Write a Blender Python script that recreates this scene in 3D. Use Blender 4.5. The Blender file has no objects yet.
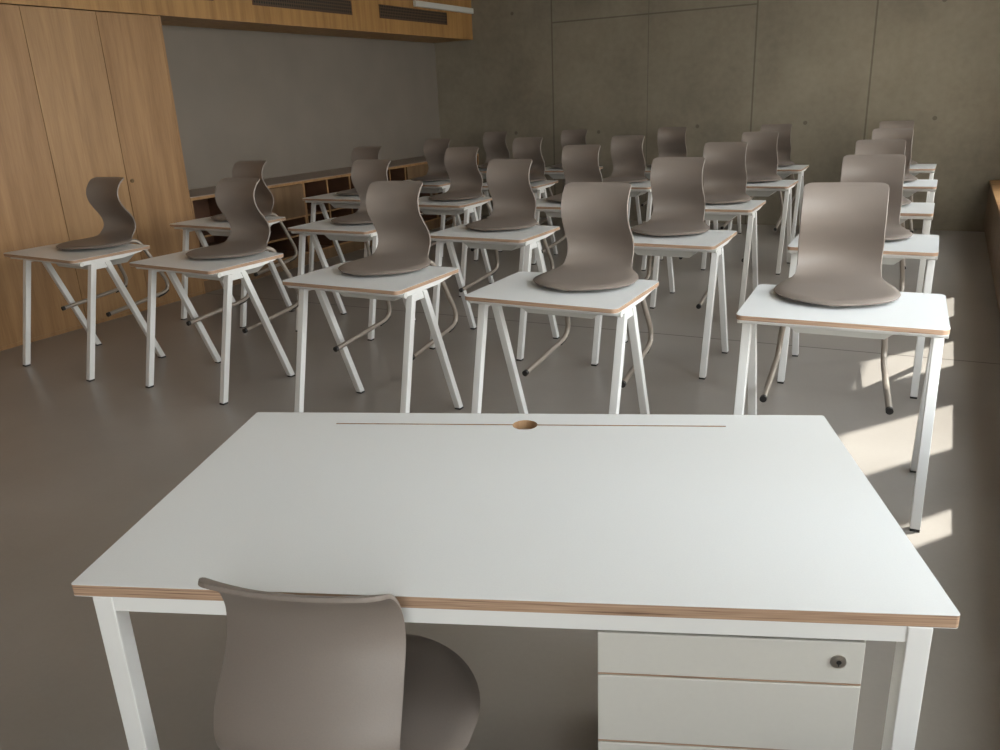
import bpy, bmesh, math
from mathutils import Vector, Matrix

C = bpy.context.scene.collection
PI = math.pi

# ------------------------------------------------------------------ materials
def new_mat(name):
    m = bpy.data.materials.new(name); m.use_nodes = True
    nt = m.node_tree; b = nt.nodes['Principled BSDF']
    return m, nt, b

def N(nt, kind, **kw):
    n = nt.nodes.new(kind)
    for k, v in kw.items():
        setattr(n, k, v)
    return n

def simple(name, col, rough=0.5, metal=0.0, var=0.0, scale=20.0, bump=0.0, spec=0.5):
    m, nt, b = new_mat(name)
    b.inputs['Roughness'].default_value = rough
    b.inputs['Metallic'].default_value = metal
    b.inputs['Specular IOR Level'].default_value = spec
    if var or bump:
        tc = N(nt, 'ShaderNodeTexCoord'); no = N(nt, 'ShaderNodeTexNoise')
        no.inputs['Scale'].default_value = scale; no.inputs['Detail'].default_value = 4
        nt.links.new(tc.outputs['Object'], no.inputs['Vector'])
        r = N(nt, 'ShaderNodeValToRGB')
        r.color_ramp.elements[0].position = .3; r.color_ramp.elements[1].position = .7
        r.color_ramp.elements[0].color = (*[c * (1 - var) for c in col], 1)
        r.color_ramp.elements[1].color = (*[min(1, c * (1 + var)) for c in col], 1)
        nt.links.new(no.outputs['Fac'], r.inputs['Fac'])
        nt.links.new(r.outputs['Color'], b.inputs['Base Color'])
        if bump:
            bp = N(nt, 'ShaderNodeBump'); bp.inputs['Strength'].default_value = bump
            bp.inputs['Distance'].default_value = .001
            nt.links.new(no.outputs['Fac'], bp.inputs['Height'])
            nt.links.new(bp.outputs['Normal'], b.inputs['Normal'])
    else:
        b.inputs['Base Color'].default_value = (*col, 1)
    return m

def wood(name, dark, light, scale=(14, 14, 0.9), rough=.5, fine=7.0, offset=(0, 0, 0)):
    m, nt, b = new_mat(name)
    b.inputs['Roughness'].default_value = rough
    tc = N(nt, 'ShaderNodeTexCoord'); mp = N(nt, 'ShaderNodeMapping')
    mp.inputs['Scale'].default_value = scale; mp.inputs['Location'].default_value = offset
    nt.links.new(tc.outputs['Object'], mp.inputs['Vector'])
    n1 = N(nt, 'ShaderNodeTexNoise'); n1.inputs['Scale'].default_value = 1.0; n1.inputs['Detail'].default_value = 6
    n1.inputs['Distortion'].default_value = .4
    nt.links.new(mp.outputs['Vector'], n1.inputs['Vector'])
    n2 = N(nt, 'ShaderNodeTexNoise'); n2.inputs['Scale'].default_value = fine; n2.inputs['Detail'].default_value = 3
    nt.links.new(mp.outputs['Vector'], n2.inputs['Vector'])
    mx = N(nt, 'ShaderNodeMath', operation='MULTIPLY_ADD'); mx.inputs[1].default_value = .35
    nt.links.new(n2.outputs['Fac'], mx.inputs[0]); nt.links.new(n1.outputs['Fac'], mx.inputs[2])
    r = N(nt, 'ShaderNodeValToRGB')
    r.color_ramp.elements[0].position = .45; r.color_ramp.elements[1].position = .88
    r.color_ramp.elements[0].color = (*dark, 1); r.color_ramp.elements[1].color = (*light, 1)
    nt.links.new(mx.outputs[0], r.inputs['Fac']); nt.links.new(r.outputs['Color'], b.inputs['Base Color'])
    return m

def ply_edge(name):
    # end grain of birch plywood: thin horizontal veneers in the object's own z
    m, nt, b = new_mat(name)
    b.inputs['Roughness'].default_value = .55
    tc = N(nt, 'ShaderNodeTexCoord'); mp = N(nt, 'ShaderNodeMapping'); mp.inputs['Scale'].default_value = (6, 6, 330)
    nt.links.new(tc.outputs['Object'], mp.inputs['Vector'])
    n1 = N(nt, 'ShaderNodeTexNoise'); n1.inputs['Scale'].default_value = 1; n1.inputs['Detail'].default_value = 5
    nt.links.new(mp.outputs['Vector'], n1.inputs['Vector'])
    r = N(nt, 'ShaderNodeValToRGB'); e = r.color_ramp.elements
    e[0].position = .3; e[0].color = (.10, .05, .028, 1)
    e[1].position = .68; e[1].color = (.48, .32, .215, 1)
    x = e.new(.42); x.color = (.32, .20, .13, 1)
    nt.links.new(n1.outputs['Fac'], r.inputs['Fac']); nt.links.new(r.outputs['Color'], b.inputs['Base Color'])
    return m

def band(nt, val_socket, centre, half):
    """1 inside |v-centre|<half, else 0"""
    s = N(nt, 'ShaderNodeMath', operation='SUBTRACT'); s.inputs[1].default_value = centre
    nt.links.new(val_socket, s.inputs[0])
    a = N(nt, 'ShaderNodeMath', operation='ABSOLUTE'); nt.links.new(s.outputs[0], a.inputs[0])
    l = N(nt, 'ShaderNodeMath', operation='LESS_THAN'); l.inputs[1].default_value = half
    nt.links.new(a.outputs[0], l.inputs[0])
    return l.outputs[0]

def mul(nt, a, b):
    m = N(nt, 'ShaderNodeMath', operation='MULTIPLY'); nt.links.new(a, m.inputs[0]); nt.links.new(b, m.inputs[1]); return m.outputs[0]
def mx_(nt, a, b):
    m = N(nt, 'ShaderNodeMath', operation='MAXIMUM'); nt.links.new(a, m.inputs[0]); nt.links.new(b, m.inputs[1]); return m.outputs[0]

def concrete_mat():
    m, nt, b = new_mat('fair_faced_concrete')
    b.inputs['Roughness'].default_value = .6
    tc = N(nt, 'ShaderNodeTexCoord')
    sep = N(nt, 'ShaderNodeSeparateXYZ'); nt.links.new(tc.outputs['Object'], sep.inputs[0])
    n1 = N(nt, 'ShaderNodeTexNoise'); n1.inputs['Scale'].default_value = .9; n1.inputs['Detail'].default_value = 8; n1.inputs['Roughness'].default_value = .6
    nt.links.new(tc.outputs['Object'], n1.inputs['Vector'])
    n2 = N(nt, 'ShaderNodeTexNoise'); n2.inputs['Scale'].default_value = 14; n2.inputs['Detail'].default_value = 5
    nt.links.new(tc.outputs['Object'], n2.inputs['Vector'])
    ma = N(nt, 'ShaderNodeMath', operation='MULTIPLY_ADD'); ma.inputs[1].default_value = .25
    nt.links.new(n2.outputs['Fac'], ma.inputs[0]); nt.links.new(n1.outputs['Fac'], ma.inputs[2])
    r = N(nt, 'ShaderNodeValToRGB'); e = r.color_ramp.elements
    e[0].position = .42; e[0].color = (.19, .163, .123, 1); e[1].position = .85; e[1].color = (.315, .275, .213, 1)
    nt.links.new(ma.outputs[0], r.inputs['Fac'])
    X, Z = sep.outputs['X'], sep.outputs['Z']
    mask = None
    for xc in (-4.60, -2.11, -.90):
        s = band(nt, X, xc, .009)
        mask = s if mask is None else mx_(nt, mask, s)
    s = band(nt, X, -3.35, .004); mask = mx_(nt, mask, s)
    hor = mul(nt, band(nt, Z, 2.40, .008), band(nt, X, -3.355, 1.245))
    mask = mx_(nt, mask, hor)
    for (hx, hz) in [(-5.15, 1.10), (-3.98, 1.09), (-2.73, 1.13), (-1.52, 1.14), (-.245, 1.155), (-5.15, 2.55), (-.29, 2.28)]:
        cx = N(nt, 'ShaderNodeCombineXYZ'); nt.links.new(X, cx.inputs[0]); nt.links.new(Z, cx.inputs[2])
        d = N(nt, 'ShaderNodeVectorMath', operation='DISTANCE'); d.inputs[1].default_value = (hx, 0, hz)
        nt.links.new(cx.outputs[0], d.inputs[0])
        l = N(nt, 'ShaderNodeMath', operation='LESS_THAN'); l.inputs[1].default_value = .022
        nt.links.new(d.outputs['Value'], l.inputs[0])
        mask = mx_(nt, mask, l.outputs[0])
    mix = N(nt, 'ShaderNodeMix', data_type='RGBA')
    mix.inputs['B'].default_value = (.075, .06, .04, 1)
    f = N(nt, 'ShaderNodeMath', operation='MULTIPLY'); f.inputs[1].default_value = .6
    nt.links.new(mask, f.inputs[0]); nt.links.new(f.outputs[0], mix.inputs['Factor'])
    nt.links.new(r.outputs['Color'], mix.inputs['A']); nt.links.new(mix.outputs['Result'], b.inputs['Base Color'])
    bp = N(nt, 'ShaderNodeBump'); bp.inputs['Strength'].default_value = .25; bp.inputs['Distance'].default_value = .004
    nt.links.new(n2.outputs['Fac'], bp.inputs['Height']); nt.links.new(bp.outputs['Normal'], b.inputs['Normal'])
    return m

def floor_mat():
    m, nt, b = new_mat('polished_screed')
    tc = N(nt, 'ShaderNodeTexCoord')
    sep = N(nt, 'ShaderNodeSeparateXYZ'); nt.links.new(tc.outputs['Object'], sep.inputs[0])
    n1 = N(nt, 'ShaderNodeTexNoise'); n1.inputs['Scale'].default_value = 1.3; n1.inputs['Detail'].default_value = 7
    nt.links.new(tc.outputs['Object'], n1.inputs['Vector'])
    n2 = N(nt, 'ShaderNodeTexNoise'); n2.inputs['Scale'].default_value = 60; n2.inputs['Detail'].default_value = 3
    nt.links.new(tc.outputs['Object'], n2.inputs['Vector'])
    ma = N(nt, 'ShaderNodeMath', operation='MULTIPLY_ADD'); ma.inputs[1].default_value = .15
    nt.links.new(n2.outputs['Fac'], ma.inputs[0]); nt.links.new(n1.outputs['Fac'], ma.inputs[2])
    r = N(nt, 'ShaderNodeValToRGB'); e = r.color_ramp.elements
    e[0].position = .38; e[0].color = (.262, .235, .210, 1); e[1].position = .78; e[1].color = (.318, .288, .260, 1)
    nt.links.new(ma.outputs[0], r.inputs['Fac'])
    # control joint running across the room
    sl = N(nt, 'ShaderNodeMath', operation='MULTIPLY_ADD'); sl.inputs[1].default_value = -.035
    nt.links.new(sep.outputs['X'], sl.inputs[0]); nt.links.new(sep.outputs['Y'], sl.inputs[2])
    j = band(nt, sl.outputs[0], 5.095, .006)
    mix = N(nt, 'ShaderNodeMix', data_type='RGBA'); mix.inputs['B'].default_value = (.05, .042, .034, 1)
    nt.links.new(j, mix.inputs['Factor']); nt.links.new(r.outputs['Color'], mix.inputs['A'])
    nt.links.new(mix.outputs['Result'], b.inputs['Base Color'])
    rr = N(nt, 'ShaderNodeMapRange'); rr.inputs['To Min'].default_value = .30; rr.inputs['To Max'].default_value = .36
    nt.links.new(n1.outputs['Fac'], rr.inputs['Value']); nt.links.new(rr.outputs['Result'], b.inputs['Roughness'])
    return m

def glass_mat():
    m = bpy.data.materials.new('window_glass'); m.use_nodes = True; nt = m.node_tree
    nt.nodes.clear()
    out = N(nt, 'ShaderNodeOutputMaterial'); t = N(nt, 'ShaderNodeBsdfTransparent'); g = N(nt, 'ShaderNodeBsdfGlossy')
    t.inputs['Color'].default_value = (.96, .98, .97, 1); g.inputs['Roughness'].default_value = .02
    mx = N(nt, 'ShaderNodeMixShader'); mx.inputs[0].default_value = .04
    nt.links.new(t.outputs[0], mx.inputs[1]); nt.links.new(g.outputs[0], mx.inputs[2]); nt.links.new(mx.outputs[0], out.inputs[0])
    return m

def grille_mat():
    m, nt, b = new_mat('perforated_grille')
    b.inputs['Roughness'].default_value = .6
    tc = N(nt, 'ShaderNodeTexCoord'); mp = N(nt, 'ShaderNodeMapping'); mp.inputs['Scale'].default_value = (1, 32, 32)
    nt.links.new(tc.outputs['Object'], mp.inputs['Vector'])
    v = N(nt, 'ShaderNodeTexVoronoi'); v.inputs['Scale'].default_value = 1; v.inputs['Randomness'].default_value = 0
    nt.links.new(mp.outputs['Vector'], v.inputs['Vector'])
    r = N(nt, 'ShaderNodeValToRGB'); e = r.color_ramp.elements
    e[0].position = .33; e[0].color = (.012, .008, .006, 1); e[1].position = .40; e[1].color = (.085, .05, .028, 1)
    nt.links.new(v.outputs['Distance'], r.inputs['Fac']); nt.links.new(r.outputs['Color'], b.inputs['Base Color'])
    return m

M = dict(
    laminate=simple('white_laminate', (.735, .745, .75), .34, var=.015, scale=300, spec=.45),
    ply=ply_edge('plywood_edge'),
    steel=simple('white_powder_coat', (.70, .69, .675), .38),
    tray=simple('grey_tray_steel', (.58, .57, .54), .5),
    black=simple('black_plastic', (.015, .013, .012), .5),
    shell=simple('taupe_polypropylene', (.20, .166, .144), .46, var=.03, scale=400, bump=.15, spec=.4),
    tube=simple('beige_tube', (.30, .255, .215), .38, metal=.35),
    concrete=concrete_mat(),
    floor=floor_mat(),
    plaster=simple('grey_plaster', (.195, .166, .138), .8, var=.05, scale=2.5, bump=.1),
    white=simple('white_plaster', (.55, .52, .48), .8, var=.03, scale=3),
    oak=wood('oak_veneer', (.235, .120, .046), (.365, .205, .088)),
    oak2=wood('oak_veneer_pale', (.255, .137, .056), (.39, .225, .100), offset=(3, 7, 2)),
    oakh=wood('oak_soffit', (.27, .135, .043), (.42, .23, .080), scale=(14, 14, .9)),
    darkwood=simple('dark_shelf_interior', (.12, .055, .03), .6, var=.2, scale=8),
    oakd=wood('dark_oak', (.125, .072, .036), (.19, .115, .058)),
    worktop=simple('taupe_linoleum', (.30, .235, .19), .45, var=.04, scale=10),
    grille=grille_mat(),
    chrome=simple('nickel', (.62, .58, .52), .3, metal=.9),
    glass=glass_mat(),
    brass=simple('dark_brass', (.16, .10, .05), .4, metal=.6),
    drawer=simple('white_drawer_front', (.53, .51, .47), .42, var=.01, scale=100),
    frame=simple('window_frame_grey', (.30, .26, .21), .5),
    paving=simple('pale_paving', (.42, .40, .36), .8, var=.1, scale=1.5),
    hole=wood('raw_ply', (.25, .14, .07), (.42, .26, .14), scale=(40, 6, 6)),
)

# ------------------------------------------------------------------ geometry helpers
def link(name, bm, mats, parent=None, smooth=False, angle=35):
    me = bpy.data.meshes.new(name)
    bmesh.ops.recalc_face_normals(bm, faces=bm.faces)
    bm.to_mesh(me); bm.free()
    for m in (mats if isinstance(mats, (list, tuple)) else [mats]):
        me.materials.append(M[m])
    if smooth:
        me.polygons.foreach_set('use_smooth', [True] * len(me.polygons))
        me.set_sharp_from_angle(angle=math.radians(angle))
    o = bpy.data.objects.new(name, me); C.objects.link(o)
    if parent: o.parent = parent
    return o

def box(bm, lo, hi, mat=0, mx=None):
    vs = []
    for z in (lo[2], hi[2]):
        for (x, y) in ((lo[0], lo[1]), (hi[0], lo[1]), (hi[0], hi[1]), (lo[0], hi[1])):
            p = Vector((x, y, z)); vs.append(bm.verts.new(mx @ p if mx else p))
    for f in ((0, 3, 2, 1), (4, 5, 6, 7), (0, 1, 5, 4), (1, 2, 6, 5), (2, 3, 7, 6), (3, 0, 4, 7)):
        fc = bm.faces.new([vs[i] for i in f]); fc.material_index = mat

def bevel_all(bm, w, seg=1):
    bmesh.ops.bevel(bm, geom=list(bm.edges), offset=w, segments=seg, affect='EDGES', profile=.5)

def prism_x(bm, poly, x0, x1, mat=0):
    """poly: list of (y,z), extruded along x"""
    a = [bm.verts.new((x0, y, z)) for y, z in poly]; b = [bm.verts.new((x1, y, z)) for y, z in poly]
    n = len(poly)
    bm.faces.new(a).material_index = mat; bm.faces.new(b[::-1]).material_index = mat
    for i in range(n):
        bm.faces.new((a[i], a[(i + 1) % n], b[(i + 1) % n], b[i])).material_index = mat

def beam(bm, p0, p1, wx, wn, mat=0):
    """square tube between two points lying in an x = const plane, cut level at both ends"""
    p0, p1 = Vector(p0), Vector(p1)
    d = p1 - p0; k = wn / 2 * d.length / abs(d.z)
    vs = []
    for p in (p0, p1):
        for (sx, sy) in ((-1, -1), (1, -1), (1, 1), (-1, 1)):
            vs.append(bm.verts.new((p.x + sx * wx / 2, p.y + sy * k, p.z)))
    for f in ((0, 3, 2, 1), (4, 5, 6, 7), (0, 1, 5, 4), (1, 2, 6, 5), (2, 3, 7, 6), (3, 0, 4, 7)):
        bm.faces.new([vs[i] for i in f]).material_index = mat

def catmull(pts, n):
    P = [Vector(p) for p in pts]; P = [2 * P[0] - P[1]] + P + [2 * P[-1] - P[-2]]
    out = []
    for i in range(1, len(P) - 2):
        for k in range(n):
            t = k / n; a, b, c, d = P[i - 1], P[i], P[i + 1], P[i + 2]
            out.append(.5 * ((2 * b) + (c - a) * t + (2 * a - 5 * b + 4 * c - d) * t * t + (3 * b - a - 3 * c + d) * t ** 3))
    out.append(P[-2].copy())
    return out

def tube(bm, path, r, seg=12, mat=0, cap=True):
    path = [Vector(p) for p in path]; rings = []; up = Vector((1, 0, 0.01)).normalized()
    for i, p in enumerate(path):
        t = (path[min(i + 1, len(path) - 1)] - path[max(i - 1, 0)]).normalized()
        if abs(t.dot(up)) > .95: up = Vector((0, 0, 1))
        u = (up - t * up.dot(t)).normalized(); v = t.cross(u)
        rings.append([bm.verts.new(p + r * (math.cos(2 * PI * k / seg) * u + math.sin(2 * PI * k / seg) * v)) for k in range(seg)])
    for a, b in zip(rings, rings[1:]):
        for k in range(seg):
            bm.faces.new((a[k], a[(k + 1) % seg], b[(k + 1) % seg], b[k])).material_index = mat
    if cap:
        bm.faces.new(rings[0][::-1]).material_index = mat; bm.faces.new(rings[-1]).material_index = mat

def rounded_top(bm, x0, x1, y0, y1, z0, z1, r, seg=6):
    pts = []
    for (cx, cy, a0) in ((x1 - r, y1 - r, 0), (x0 + r, y1 - r, 90), (x0 + r, y0 + r, 180), (x1 - r, y0 + r, 270)):
        for k in range(seg + 1):
            a = math.radians(a0 + 90 * k / seg); pts.append((cx + r * math.cos(a), cy + r * math.sin(a)))
    lv = [[bm.verts.new((x, y, z)) for x, y in pts] for z in (z0, z0 + .001, z1 - .001, z1)]
    n = len(pts)
    bm.faces.new(lv[0][::-1]); bm.faces.new(lv[3])
    for j, mi in ((0, 0), (1, 1), (2, 0)):
        for i in range(n):
            bm.faces.new((lv[j][i], lv[j][(i + 1) % n], lv[j + 1][(i + 1) % n], lv[j + 1][i])).material_index = mi

def thing(name, label, cat, loc=(0, 0, 0), rz=0, group=None):
    o = bpy.data.objects.new(name, None); o.empty_display_size = .1; C.objects.link(o)
    o.location = loc; o.rotation_euler = (0, 0, rz); o['label'] = label; o['category'] = cat
    if group: o['group'] = group
    return o
def struct(name, bm, mats, smooth=False):
    o = link(name, bm, mats, None, smooth); o['kind'] = 'structure'; return o
def part(name, parent, mats, fn, smooth=False, angle=35):
    bm = bmesh.new(); fn(bm); return link(name, bm, mats, parent, smooth, angle)
def kids(o): return list(o.children)
def copy_tree(o, parent=None):
    c = o.copy(); C.objects.link(c)
    if parent: c.parent = parent
    for ch in kids(o): copy_tree(ch, c)
    return c

# ------------------------------------------------------------------ student desk
DW, DD, DH = .70, .54, .74
def make_desk():
    t = thing('student_desk', '', 'desk')
    part('tabletop', t, ['laminate', 'ply'], lambda bm: rounded_top(bm, -DW / 2, DW / 2, 0, DD, DH - .019, DH, .028), True, 50)
    for s in (-1, 1):
        x = s * .325
        part('side_rail', t, 'steel', lambda bm: prism_x(bm, [(.045, .7205), (.470, .7205), (.470, .714), (.34, .6985), (.075, .6965), (.045, .702)], x - .015, x + .015))
        part('brace_plate', t, 'steel', lambda bm: prism_x(bm, [(.135, .6965), (.24, .6975), (.235, .660), (.145, .660)], x - .004, x + .012))
        for (yt, yf) in ((.138, -.028), (.228, .488)):
            zt = .6955
            def lg(bm):
                beam(bm, (x, yt, zt), (x, yf + (yt - yf) * .009 / zt, .009), .034, .034)
                bevel_all(bm, .003, 2)
            L = part('leg', t, 'steel', lg)
            part('foot_cap', L, 'black', lambda bm: beam(bm, (x, yf + (yt - yf) * .009 / zt, .0088), (x, yf, 0), .032, .032))
    part('cross_bar', t, 'steel', lambda bm: tube(bm, [(-.338, .058, .707), (.338, .058, .707)], .0115, 12), True)
    for s in (-1, 1):
        part('end_cap', t, 'tray', lambda bm: tube(bm, [(s * .338, .058, .707), (s * .350, .058, .707)], .013, 12), True)
    def tray(bm):
        # flared shallow book tray
        top = [(-.24, .21, .70), (.24, .21, .70), (.25, .50, .70), (-.25, .50, .70)]
        bot = [(-.155, .225, .628), (.155, .225, .628), (.155, .49, .628), (-.155, .49, .628)]
        a = [bm.verts.new(p) for p in top]; b = [bm.verts.new(p) for p in bot]
        bm.faces.new(b)
        for i in range(4): bm.faces.new((a[i], a[(i + 1) % 4], b[(i + 1) % 4], b[i]))
        bmesh.ops.recalc_face_normals(bm, faces=bm.faces)
        bmesh.ops.solidify(bm, geom=list(bm.faces), thickness=.002)
        for sx in (-1, 1):
            lo, hi = sorted((sx * .248, sx * .275)); box(bm, (lo, .21, .7), (hi, .50, .7205))
    part('book_tray', t, 'tray', tray)
    return t

# ------------------------------------------------------------------ shell chair
# local frame: x across, y from seat front (0) backwards, z up from the runner tips; TZ = level of a table top it hangs on
TZ = .42
PROF = [(.000, .030), (.012, .030), (.05, .0295), (.12, .027), (.22, .026), (.30, .027), (.36, .033), (.41, .047), (.445, .073), (.462, .108),
        (.458, .148), (.436, .188), (.408, .224), (.384, .264), (.374, .305), (.378, .345), (.392, .376), (.412, .399), (.438, .414)]
def make_shell(bm):
    raw = catmull([(0, y, z) for y, z in PROF], 10)
    # resample by arc length
    acc = [0]
    for a, b in zip(raw, raw[1:]): acc.append(acc[-1] + (b - a).length)
    Lr = acc[-1]
    def at(s):
        s = max(0, min(Lr, s))
        for i in range(len(acc) - 1):
            if acc[i + 1] >= s: break
        k = (s - acc[i]) / max(1e-9, acc[i + 1] - acc[i]); return raw[i].lerp(raw[i + 1], k)
    R0 = .222
    ss = [R0 * (1 - math.cos(PI / 2 * i / 14)) for i in range(15)]
    ss[0] = .0006
    n = 40; s1 = Lr - .035
    ss += [R0 + (s1 - R0) * i / n for i in range(1, n + 1)]
    ss += [s1 + .035 * math.sin(PI / 2 * i / 7) for i in range(1, 8)]
    WK = [(0.222, .229), (.27, .227), (.32, .214), (.36, .191), (.39, .173), (.42, .164), (.47, .160), (.56, .161), (.66, .157), (.76, .156), (.90, .157), (1.2, .157)]
    def width(s):
        if s <= R0: return R0 * 1.0315 * math.sqrt(max(0, 1 - ((R0 - s) / R0) ** 2)) + .0005
        for (a, wa), (b, wb) in zip(WK, WK[1:]):
            if a <= s <= b:
                k = (s - a) / (b - a); k = k * k * (3 - 2 * k); w = wa + (wb - wa) * k; break
        r = .030; d = Lr - s
        if d < r: w = w - r + math.sqrt(max(0, r * r - (r - d) ** 2))
        return w
    def fwd(s):   # how far the side edges come forward of the centre line
        k = max(0, min(1, (s - .34) / .12)); k = k * k * (3 - 2 * k)
        j = max(0, min(1, (s - (Lr - .12)) / .12))
        return .034 * k * (1 - .45 * j)
    nt = 18; rows = []
    for s in ss:
        p = at(s); w = width(s); row = []
        for j in range(nt + 1):
            t = math.sin(PI / 2 * (-1 + 2 * j / nt)); f = fwd(s)
            rise = -.004 * (1 - (w / .226)) if s < .2 else 0
            edge = .004 * t * t * max(0, 1 - s / .4)
            rho = math.sqrt((max(0, R0 - s) / R0) ** 2 + (w * t / (R0 * 1.0315)) ** 2) if s <= R0 else abs(t)
            edge -= .011 * max(0, (rho - .86) / .14) ** 2 * max(0, min(1, (.42 - s) / .12))
            row.append(Vector((w * t, p.y - f * (abs(w * t) / .155) ** 2, p.z + edge + rise)))
        rows.append(row)
    V = [[bm.verts.new(v) for v in r] for r in rows]
    for a, b in zip(V, V[1:]):
        for j in range(nt): bm.faces.new((a[j], a[j + 1], b[j + 1], b[j]))
    bmesh.ops.recalc_face_normals(bm, faces=bm.faces)
    f = bm.faces[nt * 12 + 5] if bm.faces.ensure_lookup_table() is None else None
    if f.normal.z < 0: bmesh.ops.reverse_faces(bm, faces=bm.faces)

def solid(me, th):
    o = bpy.data.objects.new('t', me); C.objects.link(o)
    md = o.modifiers.new('s', 'SOLIDIFY'); md.thickness = th; md.offset = 0; md.use_even_offset = False
    bv = o.modifiers.new('b', 'BEVEL'); bv.width = .0022; bv.segments = 2; bv.limit_method = 'ANGLE'; bv.angle_limit = math.radians(50)
    dg = bpy.context.evaluated_depsgraph_get(); dg.update()
    r = bpy.data.meshes.new_from_object(o.evaluated_get(dg)); bpy.data.objects.remove(o)
    return r

def make_chair():
    t = thing('shell_chair', '', 'chair')
    bm = bmesh.new(); make_shell(bm)
    for v in bm.verts: v.co.z += TZ
    me = bpy.data.meshes.new('seat_shell'); bm.to_mesh(me); bm.free(); me.materials.append(M['shell'])
    me = solid(me, .0072); me.name = 'seat_shell'
    me.polygons.foreach_set('use_smooth', [True] * len(me.polygons)); me.set_sharp_from_angle(angle=math.radians(60))
    o = bpy.data.objects.new('seat_shell', me); C.objects.link(o); o.parent = t
    r = .0128
    def fr(bm):
        for s in (-1, 1):
            pts = [(s * .07, .135, TZ + .0135), (s * .09, .17, TZ + .0135), (s * .120, .26, TZ + .0135), (s * .148, .36, TZ + .0135), (s * .162, .405, TZ + .008),
                   (s * .172, .434, TZ - .025), (s * .186, .470, TZ - .10), (s * .200, .508, TZ - .19), (s * .211, .540, TZ - .265), (s * .214, .548, TZ - .308),
                   (s * .216, .532, TZ - .340), (s * .217, .49, TZ - .356), (s * .219, .43, TZ - .363), (s * .225, .22, TZ - .382), (s * .230, .065, TZ - .396)]
            tube(bm, catmull(pts, 5), r, 12)
        tube(bm, [(-.105, .21, TZ + .0135), (.105, .21, TZ + .0135)], .009, 10)
    f = part('tube_frame', t, 'tube', fr, True)
    for s in (-1, 1):
        part('glider', f, 'black', lambda bm: tube(bm, [(s * .230, .066, TZ - .396), (s * .2308, .050, TZ - .3975)], .0140, 12), True)
        part('glider', f, 'black', lambda bm: tube(bm, catmull([(s * .216, .540, TZ - .343), (s * .217, .50, TZ - .360), (s * .2185, .455, TZ - .368)], 4), .0122, 10), True)
    return t

# ------------------------------------------------------------------ rows of desks with chairs hung on them
# (x of desk centre at its near edge, y of near edge, rotation, chair x offset, chair y offset, chair twist)
desks = {
 (1, 1): (-4.858, 2.907, -.05, .0), (1, 2): (-3.716, 2.934, -.050, .02), (1, 3): (-2.461, 2.848, .002, -.018), (1, 4): (-1.435, 2.866, -.002, .046), (1, 5): (-0.297, 2.949, .049, -0.040),
 (2, 1): (-4.840, 4.17, -.02, 0.010), (2, 2): (-3.710, 4.24, .005, 0.022), (2, 3): (-2.540, 4.22, -.018, -0.018), (2, 4): (-1.426, 4.290, 0, -0.022), (2, 5): (-.370, 4.385, .02, -0.008),
 (3, 1): (-4.930, 5.76, 0, 0.030), (3, 2): (-3.775, 5.555, 0, 0.055), (3, 3): (-2.620, 5.62, 0, -0.020), (3, 4): (-1.540, 5.71, .01, 0.030), (3, 5): (-0.433, 5.74, .015, -0.023),
 (4, 1): (-4.890, 6.98, 0, 0.000), (4, 2): (-3.800, 6.95, 0, 0.010), (4, 3): (-2.700, 6.98, 0, -0.045), (4, 4): (-1.555, 7.165, 0, -0.010), (4, 5): (-0.458, 7.265, .01, -0.030),
 (5, 1): (-4.990, 8.45, 0, 0.000), (5, 2): (-3.940, 8.50, 0, -0.020), (5, 3): (-2.80, 8.55, 0, .00), (5, 4): (-1.697, 8.685, 0, -0.015), (5, 5): (-.513, 8.78, 0, -0.050),
}
ROW = {1: 'front row', 2: 'second row', 3: 'third row', 4: 'fourth row', 5: 'back row'}
COL = {1: 'in the column nearest the oak cupboards', 2: 'in the second column from the left', 3: 'in the middle column',
       4: 'in the second column from the right', 5: 'in the rightmost column by the windows'}
XTRA_D = {(1, 1): 'white student desk in front of the oak cupboard doors, front row, furthest left',
          (1, 5): 'white student desk beside the sun patches, front row, furthest right'}
XTRA_C = {(1, 1): 'taupe shell chair in dark profile before the oak cupboards, hung on front left desk',
          (1, 5): 'pinkish lit taupe shell chair seen square on, hung on front right desk'}
desk0, chair0 = make_desk(), make_chair()
first = True
for (r, c), (x, y, a, dx) in desks.items():
    if first: d, ch = desk0, chair0
    else: d, ch = copy_tree(desk0), copy_tree(chair0)
    first = False
    d.location = (x, y, 0); d.rotation_euler = (0, 0, a)
    d.scale = (1.09, 1, 1) if (r, c) == (1, 1) else (1, 1, 1)
    d['label'] = XTRA_D.get((r, c), 'white plywood-edged student desk, %s, %s' % (ROW[r], COL[c]))
    d['group'] = 'student desks in five rows'
    tw_ = .05 if r == 1 else .035
    ca, sa = math.cos(a), math.sin(a)
    lx, ly = dx + .28 * math.sin(tw_), .175 + .28 * (1 - math.cos(tw_))      # chairs turn a little about the seat centre
    ch.location = (x + ca * lx - sa * ly, y + sa * lx + ca * ly, DH - TZ)
    ch.rotation_euler = (0, 0, a + tw_)
    ch['label'] = XTRA_C.get((r, c), 'taupe shell chair hung on the %s desk %s' % (ROW[r], COL[c]))
    ch['group'] = 'shell chairs hung on the student desks'

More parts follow.
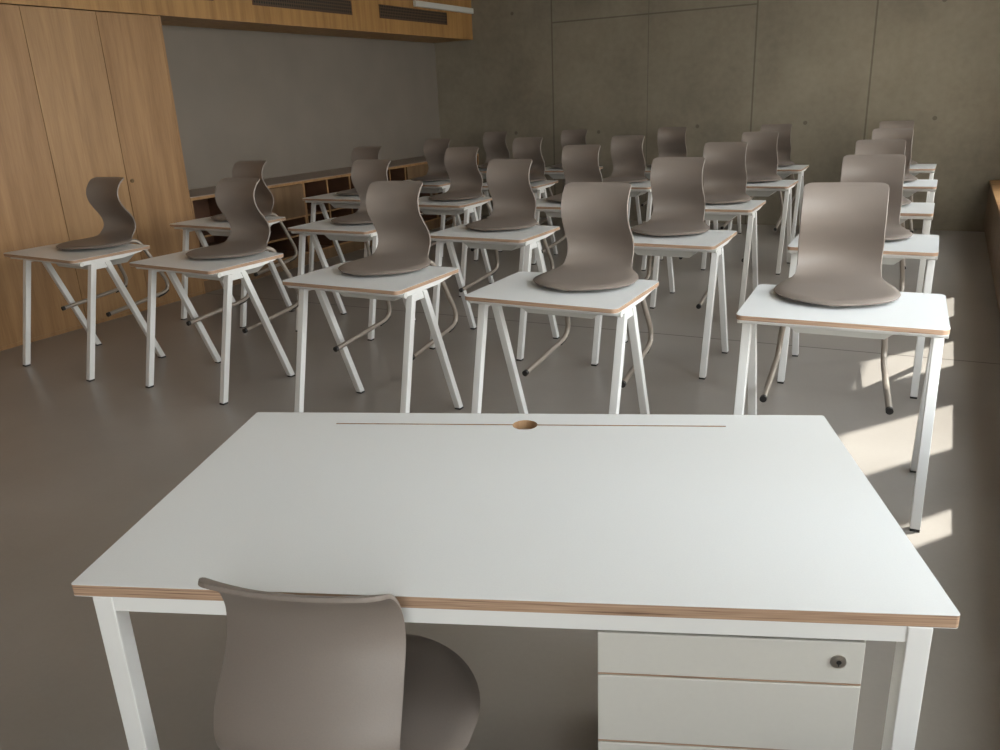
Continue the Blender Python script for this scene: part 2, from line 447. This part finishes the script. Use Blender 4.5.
# ------------------------------------------------------------------ teacher's desk
TA = .3794; TX, TY = -.6033, .9802
tw, td = 1.502, .838
T = thing('teacher_desk', 'large white plywood-edged teacher desk in the foreground with cable slot', 'desk', (TX, TY, 0), TA)
def loc(lx, ly, z=0):
    return (TX + math.cos(TA) * lx - math.sin(TA) * ly, TY + math.sin(TA) * lx + math.cos(TA) * ly, z)
def ttop():
    def cut(obj_bm, cutter_bm):
        a = bpy.data.meshes.new('a'); obj_bm.to_mesh(a); obj_bm.free(); b = bpy.data.meshes.new('b'); cutter_bm.to_mesh(b); cutter_bm.free()
        for m in ('laminate', 'ply', 'hole'): a.materials.append(M[m]); b.materials.append(M[m])
        oa = bpy.data.objects.new('a', a); ob = bpy.data.objects.new('b', b); C.objects.link(oa); C.objects.link(ob)
        md = oa.modifiers.new('c', 'BOOLEAN'); md.operation = 'DIFFERENCE'; md.object = ob; md.solver = 'EXACT'
        dg = bpy.context.evaluated_depsgraph_get(); dg.update()
        r = bpy.data.meshes.new_from_object(oa.evaluated_get(dg))
        bpy.data.objects.remove(oa); bpy.data.objects.remove(ob)
        return r
    bm = bmesh.new(); rounded_top(bm, -tw / 2, tw / 2, +.004, td + .001, DH - .024, DH, .006, 3)
    bmesh.ops.recalc_face_normals(bm, faces=bm.faces)
    cb = bmesh.new(); tube(cb, [(0, .762, DH - .05), (0, .762, DH + .02)], .032, 32, 2)
    bmesh.ops.recalc_face_normals(cb, faces=cb.faces)
    me = cut(bm, cb)
    b2 = bmesh.new(); b2.from_mesh(me)
    g = bmesh.new(); box(g, (-.50, .759, DH - .006), (.50, .7655, DH + .01), 2)
    bmesh.ops.recalc_face_normals(g, faces=g.faces)
    me = cut(b2, g); me.name = 'tabletop'
    o = bpy.data.objects.new('tabletop', me); C.objects.link(o); o.parent = T
ttop()
ls = .038
for sx in (-1, 1):
    for y0 in (.003, td - .003 - ls):
        xc = sx * .694
        def lg(bm):
            box(bm, (xc - ls / 2, y0, .01), (xc + ls / 2, y0 + ls, DH - .0243)); bevel_all(bm, .002, 2)
        L = part('leg', T, 'steel', lg)
        part('foot_cap', L, 'black', lambda bm: box(bm, (xc - ls / 2 + .002, y0 + .002, 0), (xc + ls / 2 - .002, y0 + ls - .002, .01)))
for y0 in (.005, td - .035):
    part('apron_rail', T, 'steel', lambda bm: box(bm, (-.694 + ls / 2, y0, DH - .053), (.694 - ls / 2, y0 + .028, DH - .0243)))
for sx in (-1, 1):
    part('apron_rail', T, 'steel', lambda bm: box(bm, (sx * .694 - .013, .003 + ls, DH - .053), (sx * .694 + .013, td - .003 - ls, DH - .0243)))

P = thing('drawer_pedestal', 'white drawer pedestal with round lock, standing under the teacher desk', 'drawers', loc(.408, .024), TA)
pz = .679
def body(bm):
    box(bm, (-.215, 0.002, .03), (-.199, .56, pz)); box(bm, (.199, 0.002, .03), (.215, .56, pz))
    box(bm, (-.199, .0, pz - .014), (.199, .56, pz)); box(bm, (-.199, .0, .03), (.199, .56, .046)); box(bm, (-.199, .54, .046), (.199, .56, pz - .014))
part('carcass', P, 'drawer', body)
part('shadow_gap_panel', P, 'ply', lambda bm: box(bm, (-.1985, .004, .047), (.1985, .010, pz - .0145)))
zs = [pz + .004 - .0, .597, .454, .311, .168, .03]
first_d = None
for i in range(5):
    z1, z0 = zs[i] - .003, zs[i + 1] + .002
    def df(bm):
        box(bm, (-.2195, -.017, z0), (.2085, .0015, z1)); bevel_all(bm, .0012, 1)
    D = part('drawer', P, 'drawer', df)
    part('plywood_edge', D, 'ply', lambda bm: box(bm, (-.219, -.0165, z0 - .0028), (.208, .0, z0 - .0001)))
    if i == 0:
        def lk(bm):
            tube(bm, [(.169, -.0172, .643), (.169, -.0195, .643)], .0125, 28); tube(bm, [(.169, -.0196, .643), (.169, -.0205, .643)], .0075, 20)
        k = part('lock', D, 'chrome', lk, True)
        part('keyhole', D, 'black', lambda bm: (tube(bm, [(.169, -.0206, .643), (.169, -.0209, .643)], .0042, 16), box(bm, (.1682, -.02095, .635), (.1698, -.0206, .643))))
for sx in (-.17, .17):
    for sy in (.06, .5):
        part('castor', P, 'black', lambda bm: tube(bm, [(sx - .012, sy, .0155), (sx + .012, sy, .0155)], .0155, 16), True)

ch = copy_tree(chair0)
ch['label'] = 'taupe shell chair seen from behind, pushed in at the teacher desk'
if 'group' in ch: del ch['group']
TW_ = math.radians(-5); TC_L = (-.266 + .22 * math.sin(-TW_), .080 + .22 * math.cos(TW_)); TC_R = TA + PI + TW_; TILT = math.radians(-.7)
ch.location = (*loc(*TC_L)[:2], .0); ch.rotation_euler = (TILT, 0, TC_R); ch.scale = (1.01, 1.01, 1.01)

# ------------------------------------------------------------------ room shell
XL, XF, XC, XW = -6.34, -5.74, .36, .76
Y0, YB, HC = -3.6, 9.85, 3.0
def sbox(name, lo, hi, mats):
    bm = bmesh.new(); box(bm, lo, hi); return struct(name, bm, mats)
sbox('floor', (XL - .2, Y0 - .2, -.1), (XW + .3, YB + .2, 0), 'floor')
sbox('ceiling', (XL - .2, Y0 - .2, HC), (XW + .3, YB + .2, HC + .2), 'white')
sbox('wall_back', (XL - .2, YB, 0), (XW + .3, YB + .2, HC), 'concrete')
sbox('wall_front', (XL - .2, Y0 - .2, 0), (XW + .3, Y0, HC), 'white')
sbox('wall_left', (XL - .2, Y0, 0), (XL, YB, HC), 'plaster')
# window wall: parapet, head and piers
WT = .05; ZS, ZH = .535, 2.85
openings = [(-2.3, -.55), (.95, 1.75), (2.0, 3.5), (3.80, 4.08), (4.61, 5.27), (5.86, 6.45), (7.02, 7.67), (8.0, 8.9)]
def wr(bm):
    box(bm, (XW, Y0, 0), (XW + WT, YB, ZS)); box(bm, (XW, Y0, ZH), (XW + WT, YB, HC))
    ys = [Y0] + [v for o in openings for v in o] + [YB]
    for a, b in zip(ys[0::2], ys[1::2]): box(bm, (XW, a, ZS), (XW + WT, b, ZH))
bm = bmesh.new(); wr(bm); struct('wall_right', bm, 'concrete')
for i, (a, b) in enumerate(openings):
    bm = bmesh.new(); f = .012
    xo = XW + WT - .012
    box(bm, (xo, a, ZS), (XW + WT, a + f, ZH)); box(bm, (xo, b - f, ZS), (XW + WT, b, ZH))
    box(bm, (xo, a + f, ZS), (XW + WT, b - f, ZS + f)); box(bm, (xo, a + f, ZH - f), (XW + WT, b - f, ZH))
    w = struct('window_%d' % (i + 1), bm, 'frame')
    part('pane', w, 'glass', lambda bm: box(bm, (xo + .003, a + f, ZS + f), (xo + .007, b - f, ZH - f)))
# unseen slabs added outside to block sun from the nearer and rearmost windows
sbox('sun_blocker_outside', (XW + .35, 3.70, -.5), (9.0, 3.95, 10.5), 'white')
sbox('sun_blocker_outside', (XW + .35, 10.3, -.5), (2.5, 10.5, 10.5), 'white')
sbox('ground_outside', (XW + .31, -30, -.6), (40, 45, -.5), 'paving')

# ------------------------------------------------------------------ left side: oak bulkhead, cupboards, low shelving
sbox('trim_1', (XL + .001, Y0 + .001, 2.283), (XF, YB - .001, HC - .001), 'oakh')
sbox('trim_2', (XL + .001, Y0 + .001, .0), (XF - .001, 1.975, 2.279), 'oak')
def cupboard(y0, ym, y1, label, lock):
    t = thing('oak_cupboard', label, 'cupboard', (XF, (y0 + y1) / 2, 0), 0, None)
    oy = (y0 + y1) / 2
    def B(bm):
        e1 = .0195 if lock else 0
        box(bm, (XL - XF + .005, y0 - oy + .0003, .0), (-.022, y1 - oy - .0005 - e1, 2.278))
        if lock: box(bm, (XL - XF + .005, y1 - oy - .0195, .0), (0, y1 - oy - .001, 2.278))
    part('carcass', t, 'oak', B)
    part('plinth', t, 'oak', lambda bm: box(bm, (-.0215, y0 - oy + .002, .0), (-.006, y1 - oy - .021, .028)))
    for k, (a, b) in enumerate(((y0, ym), (ym, y1 - (.0195 if lock else 0)))):
        def dr(bm):
            box(bm, (-.0215, a - oy + .0025, .031), (0, b - oy - .0025, 2.275))
        d = part('door', t, 'oak2' if k == 0 else 'oak', dr)
        if k == 1 and lock:
            part('lock', d, 'brass', lambda bm: (tube(bm, [(0, a - oy + .045, 1.04), (.006, a - oy + .045, 1.04)], .016, 20), tube(bm, [(.006, a - oy + .045, 1.04), (.011, a - oy + .045, 1.04)], .009, 16)), True)
    return t
cupboard(1.98, 2.85, 3.72, 'tall oak cupboard at the left edge, furthest from the low shelving', False)
cupboard(3.72, 4.305, 4.89, 'tall oak double-door cupboard with a round lock, next to the low shelving', True)

ZT = .845
def unit(y0, bays, doors, label, knob=None):
    y1 = bays[-1]; t = thing('shelf_unit', label, 'shelf', (XF, (y0 + y1) / 2, 0), 0, 'low open oak shelf units along the left wall')
    oy = (y0 + y1) / 2; th = .018; ed = [y0] + list(bays)
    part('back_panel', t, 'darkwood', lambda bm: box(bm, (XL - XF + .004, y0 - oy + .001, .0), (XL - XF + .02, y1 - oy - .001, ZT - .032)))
    for k, yy in enumerate(ed):
        a = yy - oy - (0 if k == 0 else (th if k == len(ed) - 1 else th / 2)) + (.001 if k == 0 else -.001 if k == len(ed) - 1 else 0)
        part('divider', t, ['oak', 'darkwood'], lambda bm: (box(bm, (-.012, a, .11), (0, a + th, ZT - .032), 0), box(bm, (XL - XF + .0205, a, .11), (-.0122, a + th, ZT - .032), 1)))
    for (a, b) in zip(ed, ed[1:]):
        for z in (.11, .305, .485):
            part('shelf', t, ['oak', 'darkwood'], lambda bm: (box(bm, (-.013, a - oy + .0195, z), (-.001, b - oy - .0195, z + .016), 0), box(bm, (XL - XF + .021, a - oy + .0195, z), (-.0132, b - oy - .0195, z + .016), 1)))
    part('plinth', t, 'oakd', lambda bm: box(bm, (-.05, y0 - oy + .001, .0), (-.012, y1 - oy - .001, .109)))
    for k in doors:
        a, b = ed[k], ed[k + 1]
        d = part('door', t, 'oakd', lambda bm: box(bm, (-.004, a - oy + .021, .503), (.012, b - oy - .021, ZT - .034)))
        if knob: part('lock', d, 'black', lambda bm: tube(bm, [(.012, b - oy - .12, ZT - .09), (.02, b - oy - .12, ZT - .09)], .014, 14), True)
    return t
unit(4.891, (5.60, 6.31), (1,), 'low shelf unit with one dark open bay, directly beside the oak cupboards')
unit(6.312, (6.68, 7.05, 7.42), (), 'low shelf unit with three narrow open bays behind the second row desk')
unit(7.422, (7.79, 8.10, 8.75), (2,), 'low shelf unit with a yellowish oak flap beside narrow open bays', True)
unit(8.752, (9.40, 9.845), (), 'low shelf unit in the corner against the concrete back wall')
o = thing('shelf_worktop', '', 'worktop', (XF, 7.37, ZT - .031))
part('oak_edging', o, 'oak', lambda bm: box(bm, (XL - XF + .002, 4.892 - 7.37, 0), (.002, YB - .003 - 7.37, .024)))
part('linoleum', o, 'worktop', lambda bm: box(bm, (XL - XF + .002, 4.892 - 7.37, .0242), (0, YB - .003 - 7.37, .031)))
o['label'] = 'long taupe worktop running over the low shelf units on the left'; o['category'] = 'worktop'

def vent(y0, y1, label):
    t = thing('ventilation_grille', label, 'vent', (XF, (y0 + y1) / 2, 2.43), 0, 'ventilation grilles in the oak bulkhead')
    h = (y1 - y0) / 2; z1 = .14
    part('grille_mesh', t, 'grille', lambda bm: box(bm, (.0005, -h + .006, .006), (.003, h - .006, z1 - .006)))
    def fr(bm):
        box(bm, (.0005, -h, 0), (.006, h, .0055)); box(bm, (.0005, -h, z1 - .0055), (.006, h, z1))
        box(bm, (.0005, -h, .0055), (.006, -h + .0055, z1 - .0055)); box(bm, (.0005, h - .0055, .0055), (.006, h, z1 - .0055))
    part('frame', t, 'darkwood', fr)
vent(4.07, 5.47, 'dark perforated grille at the top left edge of the oak bulkhead')
vent(5.93, 7.36, 'long dark perforated grille in the middle of the oak bulkhead')
vent(7.84, 9.23, 'dark perforated grille furthest back, partly below a white rail')
t = thing('projection_rail', 'slim white rail fixed high on the oak bulkhead by the back wall', 'rail', (XF, 9.16, 2.59))
part('casing', t, 'tray', lambda bm: (box(bm, (.008, -.66, 0), (.05, .66, .064)), bevel_all(bm, .004, 1)))
for yy in (-.55, 0, .55):
    part('bracket', t, 'tray', lambda bm: box(bm, (.0005, yy - .02, .008), (.0085, yy + .02, .042)))

# ------------------------------------------------------------------ right side: low oak cabinet under the windows
yc0 = -1.0
ys = [yc0 + i * (YB - .002 - yc0) / 8 for i in range(9)]
CA = .0095
def cx(y): return .378 + (5.5 - y) * CA
def sill(bm):
    q = [(cx(yc0) - .01, yc0), (XW - .001, yc0), (XW - .001, YB - .003), (cx(YB) - .01, YB - .003)]
    lo = [bm.verts.new((x, y, .505)) for x, y in q]; hi = [bm.verts.new((x, y, .53)) for x, y in q]
    bm.faces.new(lo[::-1]); bm.faces.new(hi)
    for i in range(4): bm.faces.new((lo[i], lo[(i + 1) % 4], hi[(i + 1) % 4], hi[i]))
o = part('sill_worktop', None, 'oak', sill)
o['label'] = 'oak top board of the low cabinet along the right window wall'; o['category'] = 'worktop'
for i, (a, b) in enumerate(zip(ys, ys[1:])):
    last = i == 7
    t = thing('low_cabinet', ('low oak cabinet in the right corner against the concrete back wall' if last else 'low oak cabinet under the windows at the right edge of the room'), 'cabinet', (cx((a + b) / 2), (a + b) / 2, 0), CA, 'low oak cabinets under the windows')
    h = (b - a) / 2 - .002; XD = XW - cx(a) - .012
    def cb(bm):
        box(bm, (.02, -h, .0), (XD, -h + .018, .5045)); box(bm, (.02, h - .018, .0), (XD, h, .5045))
        box(bm, (.02, -h + .018, .05), (XD, h - .018, .068)); box(bm, (XD - .012, -h + .018, .068), (XD, h - .018, .5045))
        box(bm, (.04, -h + .018, 0), (.055, h - .018, .05))
    part('carcass', t, 'oak', cb)
    for s in (-1, 1):
        lo, hi = sorted((s * .002, s * (h - .002)))
        part('door', t, 'oakd', lambda bm: box(bm, (0, lo, .055), (.0195, hi, .500)))

# ------------------------------------------------------------------ camera
F = 804.57; p, r, yw = .3293, .0446, .5143
cy, sy, cp, sp, cr, sr = math.cos(yw), math.sin(yw), math.cos(p), math.sin(p), math.cos(r), math.sin(r)
fwd = Vector((-sy * cp, cy * cp, -sp)); right = Vector((cy, sy, 0)); down = fwd.cross(right)
r2 = cr * right + sr * down; d2 = -sr * right + cr * down
cam = bpy.data.cameras.new('camera'); co = bpy.data.objects.new('camera', cam); C.objects.link(co)
m = Matrix.Identity(4)
for i in range(3):
    m[i][0] = r2[i]; m[i][1] = -d2[i]; m[i][2] = -fwd[i]
m.translation = (0, 0, 1.53); co.matrix_world = m
cam.sensor_width = 36; cam.lens = F / 1000 * 36; cam.clip_start = .02; cam.clip_end = 200
cam.shift_x = .0005; cam.shift_y = -.0004
bpy.context.scene.camera = co

# ------------------------------------------------------------------ light: sky and sun through the windows
w = bpy.data.worlds.new('sky'); bpy.context.scene.world = w; w.use_nodes = True
nt = w.node_tree; bg = nt.nodes['Background']
tc = N(nt, 'ShaderNodeTexCoord'); sep = N(nt, 'ShaderNodeSeparateXYZ'); nt.links.new(tc.outputs['Generated'], sep.inputs[0])
rp = N(nt, 'ShaderNodeValToRGB'); e = rp.color_ramp.elements
e[0].position = 0; e[0].color = (.92, .885, .845, 1); e[1].position = .7; e[1].color = (.66, .70, .76, 1)
nt.links.new(sep.outputs['Z'], rp.inputs['Fac']); nt.links.new(rp.outputs['Color'], bg.inputs['Color'])
bg.inputs['Strength'].default_value = 12.6

S = bpy.data.lights.new('sun', 'SUN'); S.energy = 12.0; S.angle = math.radians(.9); S.color = (1, .96, .91)
so = bpy.data.objects.new('sun', S); C.objects.link(so)
so.rotation_euler = Vector((.46, .63, 1)).to_track_quat('Z', 'Y').to_euler()
so.location = (5, 8, 9)
for i, (a, b) in enumerate(openings):
    pl = bpy.data.lights.new('portal', 'AREA'); pl.shape = 'RECTANGLE'; pl.size = ZH - ZS; pl.size_y = b - a; pl.cycles.is_portal = True
    po = bpy.data.objects.new('window_portal', pl); C.objects.link(po)
    po.location = (XW + WT + .02, (a + b) / 2, (ZS + ZH) / 2); po.rotation_euler = Vector((1, 0, 0)).to_track_quat('Z', 'Y').to_euler()
    # local x must lie along world z
    po.rotation_euler = Matrix(((0, 0, 1), (0, 1, 0), (-1, 0, 0))).to_euler()

sc = bpy.context.scene
sc.view_settings.view_transform = 'Standard'; sc.view_settings.look = 'None'; sc.view_settings.gamma = 1
sc.view_settings.use_curve_mapping = False; sc.view_settings.exposure = 0.0
sc.cycles.use_denoising = True; sc.cycles.max_bounces = 10; sc.cycles.diffuse_bounces = 6; sc.cycles.sample_clamp_indirect = 6
sc.cycles.transparent_max_bounces = 12
